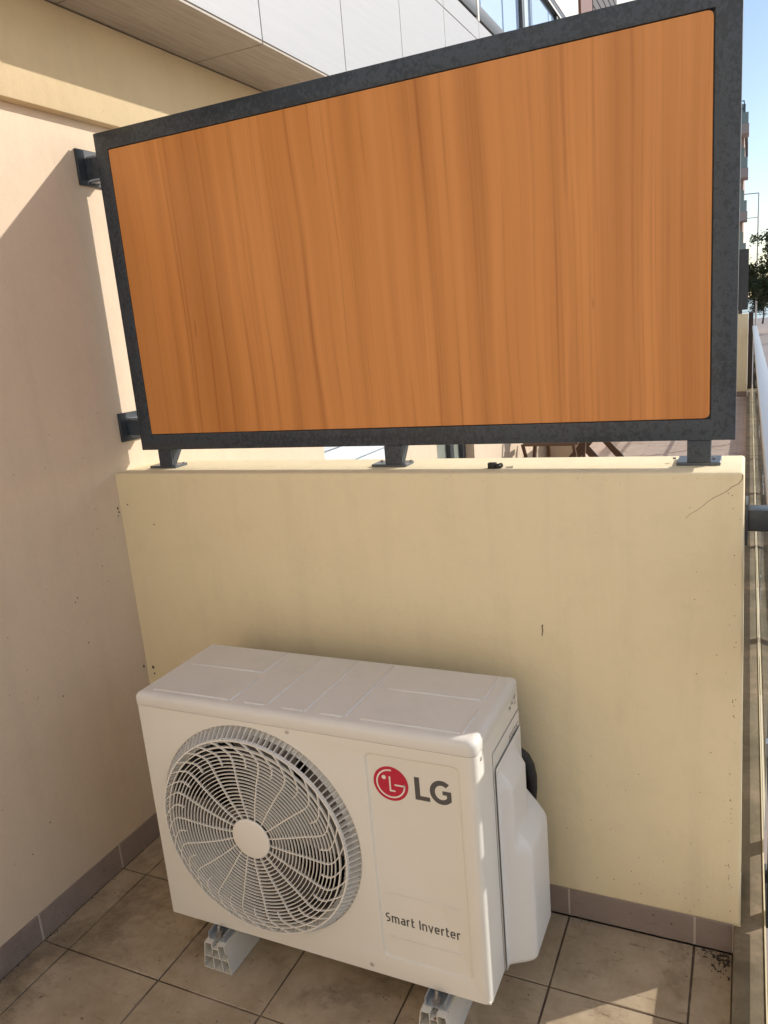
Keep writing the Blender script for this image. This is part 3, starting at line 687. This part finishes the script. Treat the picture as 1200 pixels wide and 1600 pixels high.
# Smart Inverter
def word(txt, x, zb, cap, wdt, total):
    xh = cap * .74; s = wdt; adv = {'S': .62, 'm': 1.02, 'a': .62, 'r': .42, 't': .42, ' ': .30, 'I': .20, 'n': .64, 'v': .62, 'e': .64}
    gap = .17; tot = sum(adv[c] + gap for c in txt) - gap; u = total / tot
    mb = MB(O)
    for c in txt:
        a = adv[c] * u; X0, X1 = x + s / 2, x + a - s / 2; zt = zb + xh - s / 2; z0 = zb + s / 2; zc = zb + cap - s / 2; zm = (z0 + zt) / 2; r = (X1 - X0) * .42; mid = (X0 + X1) / 2
        K = lambda pts: stroke(mb, pts, s)
        if c == 'S':
            h = (zc + z0) / 2; r = (zc - h) / 2
            K([(X1, zc)] + arc(X0 + r, zc - r, r, r, 90, 270, 8) + arc(X1 - r, z0 + r, r, r, 90, -90, 8) + [(X0, z0)])
        elif c in 'mn':
            k = 2 if c == 'm' else 1; ww = (X1 - X0) / k
            K([(X0, zb), (X0, zb + xh)])
            for q in range(k): K([(X0 + q * ww, zt)] + arc(X0 + (q + 1) * ww - r * (.6 if k == 2 else 1), zt - r * (.6 if k == 2 else 1), r * (.6 if k == 2 else 1), r * (.6 if k == 2 else 1), 90, 0, 5) + [(X0 + (q + 1) * ww, zb)])
        elif c == 'a':
            K([(X0 + r * .4, zt)] + arc(X1 - r, zt - r, r, r, 90, 0, 5) + [(X1, zb)]); hh = (zm + .04 * cap - z0) / 2
            K([(X1, zm + .04 * cap)] + arc(X0 + hh, z0 + hh, hh, hh, 90, 270, 8) + [(X1, z0)])
        elif c == 'r': K([(X0, zb), (X0, zt - r)] + arc(X0 + r * 1.2, zt - r * 1.2, r * 1.2, r * 1.2, 180, 90, 5) + [(X1 + s / 2, zt)])
        elif c == 't':
            K([(X0 + s * .3, zb + cap * .97), (X0 + s * .3, z0 + r)] + arc(X0 + s * .3 + r, z0 + r, r, r, 180, 270, 5) + [(X1 + s / 2, z0)]); K([(X0, zt), (X1 + s / 2, zt)])
        elif c == 'I': K([(mid, zb), (mid, zb + cap)])
        elif c == 'v': K([(X0 - s * .2, zb + xh), (mid, zb + s * .3), (X1 + s * .2, zb + xh)])
        elif c == 'e':
            r2 = (zt - z0) / 2; K([(X0, zm), (X1, zm)] + arc(X1 - r, zt - r, r, r, 0, 90, 5) + arc(X0 + r, zt - r, r, r, 90, 180, 5) + arc(X0 + r, z0 + r, r, r, 180, 270, 5) + [(X1, z0)])
        x += a + gap * u
    return mb
word('Smart Inverter', .629, .1455, .0235, .0034, .1765).build('lettering', M['letter'], AC)
# insulated pipes behind the cover
pp = [(W - .02, .315, .432), (W - .006, .322, .425), (W + .006, .328, .410), (W + .015, .331, .388), (W + .019, .333, .360), (W + .019, .333, .330), (W + .016, .332, .300), (W + .010, .330, .270), (W + .004, .328, .230)]
MB(O).tube(pp, .0135, 16).build('insulated_pipe', M['black'], AC, smooth=.8)
MB(O).tube([(W - .02, .330, .39), (W - .004, .345, .375), (W + .004, .348, .35), (W + .003, .348, .31), (W - .004, .345, .25)], .010, 12).build('insulated_pipe', M['black'], AC, smooth=.8)
MB(O).tube([(W + .030, .334, .270), (W + .030, .334, .24), (W + .028, .334, .12)], .0035, 8).build('pale_pipe', M['cover'], AC, smooth=.8)
# mounting flanges and bolts (on the unit), PVC feet (things of their own)
for fx in (.137, .725):
    fl = MB(O); fl.prism([(fx - .002, -.0195), (fx - .002, .0), (fx + .0005, .0), (fx + .0005, -.017), (fx + .0445, -.017), (fx + .0445, .0), (fx + .047, .0), (fx + .047, -.0195)], 'y', -.028, .04)
    fl = fl.build('mounting_flange', M['galv_dull'], AC)
    MB(O).tube([(fx + .022, -.014, -.0168), (fx + .022, -.014, .0095), (fx + .022, -.014, .0115)], [.0042, .0042, .003], 12).build('bolt', M['bolt'], fl, smooth=.6)
    MB(O).tube([(fx + .022, -.014, -.0166), (fx + .022, -.014, -.0142)], .011, 18).build('washer', M['bolt'], fl)
    MB(O).tube([(fx + .022, -.014, -.014), (fx + .022, -.014, -.0065)], .0080, 6).build('nut', M['bolt'], fl)
def foot_block(xc, yf, label):
    F = thing('support_block', (xc, yf + .17, 0), label, 'support block', 'plastic feet under the air conditioner')
    off = (xc, yf, 0); t = .0022; zt, zb, zm = .0795, .0, .038; L = .30
    hb, ht = .0415, .0285; xa = lambda z: ht + (hb - ht) * (1 - z / zt)
    mb = MB(off)
    def wallp(p, q, th=t):
        d = Vector((q[0] - p[0], q[1] - p[1])).normalized(); nn = Vector((-d.y, d.x)) * th / 2
        mb.prism([(p[0] + nn.x, p[1] + nn.y), (q[0] + nn.x, q[1] + nn.y), (q[0] - nn.x, q[1] - nn.y), (p[0] - nn.x, p[1] - nn.y)], 'y', 0, L)
    wallp((xa(0), 0), (xa(zt), zt)); wallp((-xa(0), 0), (-xa(zm), zm)); wallp((-xa(zm) , zm), (-ht, zt))
    wallp((-hb, t / 2), (hb, t / 2)); wallp((-xa(zm), zm), (xa(zm), zm))
    wallp((-ht, zt - t / 2), (-.0085, zt - t / 2)); wallp((.0085, zt - t / 2), (ht, zt - t / 2))
    wallp((-.0085, zt), (-.0095, zm)); wallp((.0085, zt), (.0115, zm)); wallp((-.0085, .064), (.0085, .064))
    wallp((-.010, zm), (-.011, 0)); wallp((.014, zm), (.018, 0))
    mb.build('profile', M['pvc'], F); return F
foot_block(OX + .137 + .0225, OY - .040, 'white hollow plastic foot under the fan side of the air conditioner')
foot_block(OX + .725 + .0225, OY - .044, 'white hollow plastic foot under the logo side of the air conditioner, cut by the frame')

# corner debris on the floor
random.seed(11); mb = MB()
for k in range(110):
    x = 1.700 - abs(random.gauss(0, .03)); y = -.006 - abs(random.gauss(0, .035)) * (1 if x > 1.66 else .35); r_ = random.choice((.0008, .001, .0014, .002, .0045)); h = random.uniform(.0006, .003)
    th = random.uniform(0, PI); el = random.uniform(.25, .9)
    q5 = [(r_ * 1.5 * random.uniform(.6, 1) * math.cos(a), r_ * el * random.uniform(.6, 1) * math.sin(a)) for a in (0, 1.2, 2.5, 3.7, 5)]
    mb.prism([(x + u_ * math.cos(th) - v_ * math.sin(th), y + u_ * math.sin(th) + v_ * math.cos(th)) for u_, v_ in q5], 'z', .0007, .0007 + h)
for k in range(160):
    e = random.choice((0, 1, 2)); r_ = random.uniform(.0006, .0018)
    if e == 0: x, y = .006 + abs(random.gauss(0, .006)), random.uniform(-.8, -.02)
    elif e == 1: x, y = random.uniform(.02, 1.7), -.002 - abs(random.gauss(0, .008))
    else: x, y = random.uniform(.05, 1.65), random.uniform(-.75, -.05)
    mb.prism([(x + r_ * math.cos(a), y + r_ * math.sin(a)) for a in (0, 1.3, 2.6, 4, 5.1)], 'z', .0006, .0018)
o = mb.build('floor_debris', mat('debris', (.07, .05, .035), .9)); tag(o, 'dark crumbs and dry leaf dust scattered along the tile edges', 'debris', kind='stuff')

# ================================================================== BALUSTRADE on the terrace edge
R0 = thing('wall_rail_bracket', (1.72, .055, 1.02), 'dark square rail bracket bolted to the end of the cream wall', 'bracket')
MB().box(1.7130, 1.7185, .028, .115, 1.020, 1.110).build('end_plate', M['steel_plain'], R0, bevel=.001)
MB().box(1.7188, 1.7595, .034, .085, 1.050, 1.0965).build('rail_stub', M['steel_plain'], R0, bevel=.0015)
def balustrade(ya, yb, label, top, posts, panes, extra=()):
    T = thing('balustrade', (1.79, (ya + yb) / 2, -.1), label, 'balustrade', 'glass balustrades on the terrace edge')
    for za, zb, xa, xb in top: MB().box(xa, xb, ya, yb, za, zb).build('rail', M['rail_pale'] if xb > 1.82 else M['steel_plain'], T, bevel=.002)
    zt = top[0][0]
    if ya > 0:
        MB().box(1.772, 1.784, ya, yb, .928, .956).build('under_rail', M['black'], T, bevel=.001); MB().box(1.790, 1.802, ya, yb, .60, .625).build('under_rail', M['steel_plain'], T, bevel=.001)
    for y in posts:
        p = MB().box(1.787, 1.812, y - .02, y + .02, -.18, zt - .0005).build('post', M['steel_plain'], T, bevel=.0015)
        MB().box(1.7768, 1.7868, y - .045, y + .045, -.2, -.02).build('fixing_plate', M['steel_plain'], p, bevel=.001)
    for a, b in panes:
        g = MB().box(1.7788, 1.7838, a, b, .085, zt - .03).build('glass_pane', M['glass'], T)
        for z in (.30, .75): 
            for yy in (a + .02, b - .05): MB().box(1.7775, 1.7868, yy, yy + .03, z, z + .04).build('clamp', M['galv'], g)
    return T
balustrade(.09, 12.0, 'glass balustrade with flat dark handrail beyond the privacy screen', [(1.050, 1.0965, 1.760, 1.822), (.125, .172, 1.788, 1.81)], [.35 + 1.45 * k for k in range(9)], [(.40 + 1.45 * k, 1.75 + 1.45 * k) for k in range(8)])
balustrade(-4.5, .0405, 'dark barred railing on the terrace edge beside the air conditioner', [(.948, 1.030, 1.785, 1.812), (.787, .857, 1.787, 1.810), (.125, .172, 1.788, 1.81)], [-1.1, -2.6, -4.1], [])
bpost = bpy.data.objects['balustrade.001']
MB().box(1.787, 1.800, .041, .085, -.18, 1.03).build('post', M['steel_plain'], bpost, bevel=.001)

# ================================================================== NEIGHBOUR'S TERRACE
PW2 = thing('partition_wall', (.85, 12.1, 0), 'distant cream partition wall at the far end of the neighbouring terrace', 'wall')
MB().box(0.001, 1.699, 12.0, 12.2, .081, 1.29).build('render_body', M['wall'], PW2, bevel=.006)
MB().box(0.001, 1.697, 11.997, 12.19, 0, .0805).build('skirting', M['skirt'], PW2)
P2 = thing('privacy_screen', (.85, 12.1, 1.29), 'distant dark framed privacy screen on the far partition wall', 'privacy screen')
for b in ((.05, 1.69, 1.35, 1.42), (.05, 1.69, 2.19, 2.26)): MB().box(b[0], b[1], 12.05, 12.1, b[2], b[3]).build('frame_rail', M['steel_plain'], P2)
for a in (.05, 1.60): MB().box(a, a + .09, 12.05, 12.1, 1.4205, 2.1895).build('frame_post', M['steel_plain'], P2)
MB().box(.141, 1.599, 12.065, 12.08, 1.4205, 2.1895).build('board', M['steel_plain'], P2)
for a in (.12, .85, 1.56): MB().box(a, a + .05, 12.055, 12.095, 1.291, 1.3495).build('foot', M['steel_plain'], P2)
o = thing('far_rail_post', (1.74, 12.6, 0), 'dark railing post behind the far partition wall end', 'railing post')  # railing post past the far wall end, built as a plain box
MB().box(1.705, 1.772, 12.21, 12.9, .10, 1.30).build('post_body', M['brown'], o, bevel=.004); MB().box(1.70, 1.776, 12.205, 12.95, .079, .0995).build('plinth', M['strip'], o)  # sunlit foot of the post is put into the pale plinth colour
# folding chair and table
def folding_chair(x, y, label, grp):
    T = thing('folding_chair', (x + .2, y + .2, 0), label, 'chair', grp)
    for k in range(6): MB().box(x + .03, x + .39, y + .015 + k * .062, y + .065 + k * .062, .602, .616).build('seat_slat', M['chairwood'], T, bevel=.002)
    for s in (x, x + .39):
        MB().box(s, s + .026, y - .01, y + .39, .57, .6015).build('seat_rail', M['chairwood'], T, bevel=.002)
        MB().prism([(y - .03, 0), (y + .0, 0), (y + .42, 1.0), (y + .39, 1.0)], 'x', s + .0265, s + .047).build('leg', M['chairwood'], T)
        MB().prism([(y + .42, 0), (y + .45, 0), (y + .03, .575), (y + .0, .575)], 'x', s - .021, s - .0005).build('leg', M['chairwood'], T)
    MB().box(x + .01, x + .40, y - .0105 - .02, y - .0105, .565, .60).build('front_rail', M['chairwood'], T, bevel=.002)
    for k in range(3): MB().box(x + .04, x + .38, y + .36 + .02 * k, y + .375 + .02 * k, .74 + k * .09, .80 + k * .09).build('back_slat', M['chairwood'], T)
    return T
folding_chair(.145, 4.12, 'brown wooden folding chair seen through the gap under the privacy screen', None)
T = thing('folding_table', (.80, 5.0, 0), 'dark folding table with crossed legs beside the wooden chair', 'table')
MB().box(.47, 1.15, 4.62, 5.5, .70, .725).build('table_top', M['chairwood'], T, bevel=.003)
for yy in (4.70, 5.40):
    for s in (1, -1):
        xm = .49
        MB().prism([(xm - s * .40 - .035, 0), (xm - s * .40 + .035, 0), (xm + s * .19 + .035, .699), (xm + s * .19 - .035, .699)], 'y', yy + s * .016, yy + s * .016 + .028).build('leg', M['chairwood'], T)
MB().box(.62, .80, 4.8, 5.3, .52, .699).build('drawer', M['black'], T, bevel=.005)
M['cream_pot'] = mat('cream_planter', (.62, .50, .38), .7)
pl = thing('planter', (.22, 5.6, 0), 'tall pale planter standing behind the folding chair', 'planter')
MB().prism([(.06, 0), (.34, 0), (.38, .62), (.02, .62)], 'y', 5.45, 5.75).build('pot', M['cream_pot'], pl, bevel=.01)
MB().box(.04, .36, 5.47, 5.73, .6205, .63).build('soil', M['brown'], pl)

# ================================================================== FAR BACKGROUND
TB = thing('apartment_tower', (-6, 66, -1.2), 'tall far apartment block with stacked balconies behind the screen post', 'building')
M['tower'] = mat('tower_render', (.50, .38, .33), .85)
MB().box(-14, 1.15, 63.5, 76, -1.2, 13.1).build('wall', M['tower'], TB)
MB().box(-14.2, 1.35, 63.2, 76.2, 13.1, 13.9).build('roof_edge', M['brown'], TB)
for k in range(5):
    z = -1.2 + 2.85 * k + 2.3
    s = MB().box(-13, 1.45, 61.8, 63.49, z, z + .62).build('balcony', M['tower'], TB)
    MB().box(-13, 1.40, 61.85, 61.9, z + .621, z + 1.35).build('railing', M['glass_door'], s)
    for q in range(5): MB().box(-12 + q * 2.9, -10.4 + q * 2.9, 63.42, 63.495, z + .62, z + 2.2).build('window', M['glass_door'], TB)
    MB().box(.30, 1.1, 63.40, 63.497, z + .63, z + 2.2).build('window', M['glass_door'], TB)
rl = MB()
for x in (-12, -8, -4, -.5, 1.1): rl.tube([(x, 62.4 + 1, 13.9), (x, 63.4, 14.9)], .04, 6)
rl.tube([(-12, 63.4, 14.9), (1.1, 63.4, 14.9)], .04, 6); rl.tube([(-12, 63.4, 14.4), (1.1, 63.4, 14.4)], .03, 6); rl.build('roof_rail', M['steel_plain'], TB)
lamp = thing('street_lamp', (1.55, 70, -1.2), 'thin far street lamp mast with two arms against the sky', 'street lamp')
MB().tube([(2.2, 70, -1.2), (2.2, 70, 9.4)], [.07, .045], 8).build('mast', M['galv'], lamp); MB().tube([(2.2, 70, 9.4), (1.0, 70, 9.45)], .04, 6).build('arm', M['galv'], lamp); MB().tube([(2.15, 70, 7.6), (1.1, 70, 7.62)], .03, 6).build('arm', M['galv'], lamp)
# promenade railing by the sea
rl = thing('sea_railing', (20, 108, -1.2), 'low dark railing along the promenade edge by the sea', 'railing')
mb = MB(); [mb.box(-20, 60, 108, 108.06, z, z + .05) for z in (-.25, -.7)]; mb.build('rail', M['steel_plain'], rl)
for k in range(40): MB().box(-20 + 2 * k, -19.93 + 2 * k, 107.99, 108.07, -1.2, -.2).build('post', M['steel_plain'], rl)
# trees
M['bark'] = mat('bark', (.09, .065, .05), .9)
def leafmat(name, a, b):
    n = N(mat(name, a, .7)); oi = n.new("ShaderNodeObjectInfo"); return n.out(n.mix(n.ramp(n.noise(n.mapping(), .9, 4, .6), [(.35, G(0)), (.65, G(1))]), a, b))
M['leaf1'] = leafmat('leaf_olive', (.045, .06, .02), (.12, .12, .04)); M['leaf2'] = leafmat('leaf_dark', (.02, .035, .015), (.05, .07, .03))
def tree(x, y, h, cr, zc0, nl, lm, label, seed, leaf=.28, name='tree'):
    random.seed(seed); T = thing(name, (x, y, -1.2), label, 'tree', None)
    tr = MB(); ends = []
    tr.tube([(x, y, -1.2), (x + .1, y, -1.2 + zc0 * .6), (x + .05, y + .1, -1.2 + zc0), (x, y, -1.2 + h * .85)], [cr * .09, cr * .07, cr * .06, .03], 8)
    for k in range(26):
        a = random.uniform(0, 2 * PI); z = -1.2 + zc0 * .85 + random.uniform(0, (h - zc0) * .7); L = cr * random.uniform(.5, 1.05); up = random.uniform(.1, .7)
        p = [(x, y, z)]; 
        for q in range(1, 5):
            f = q / 4; p.append((x + math.cos(a) * L * f + random.uniform(-.1, .1), y + math.sin(a) * L * f, z + up * L * f * f + random.uniform(-.08, .08)))
        tr.tube(p, [.07, .055, .04, .025, .012], 5); ends += p[2:]
    tr.build('trunk', M['bark'], T)
    if nl:
        lf = MB()
        cl = [Vector(random.choice(ends)) + Vector([random.gauss(0, .35) for _ in range(3)]) for _ in range(int(nl / 45))]
        for c in cl:
            R_ = random.uniform(.25, .6)
            for q in range(45):
                p = c + Vector([random.gauss(0, R_ * .55) for _ in range(3)]); a = Vector([random.uniform(-1, 1) for _ in range(3)]).normalized(); b = a.cross(Vector([random.uniform(-1, 1) for _ in range(3)])).normalized()
                s = leaf * random.uniform(.5, 1); lf.face([p - a * s, p + b * s * .45, p + a * s, p - b * s * .45])
        tag(lf.build('crown', lm, T), kind='stuff')
    return T
tree(4.1, 64, 7.4, 2.9, 3.0, 26000, M['leaf1'], 'broad olive-green tree on the promenade right of the far tower', 21, .17)
tree(2.95, 88, 3.9, 1.0, 1.4, 5000, M['leaf2'], 'small dark conifer near the sea railing under the broad tree', 5, .13, 'small_tree')
tree(5.6, 52, 11.2, 2.9, 5.6, 0, None, 'bare leafless tree whose twigs reach in from the right edge', 9, name='bare_tree')
# long shadows on the promenade come from these plane trees to the right
for k, (x, y) in enumerate(((13, 30), (16, 47))): tree(x, y, 8, 3.0, 3.2, 3500, M['leaf2'], ('nearer' if k == 0 else 'farther') + ' shade tree on the promenade outside the right edge of the view', 40 + k, .25)
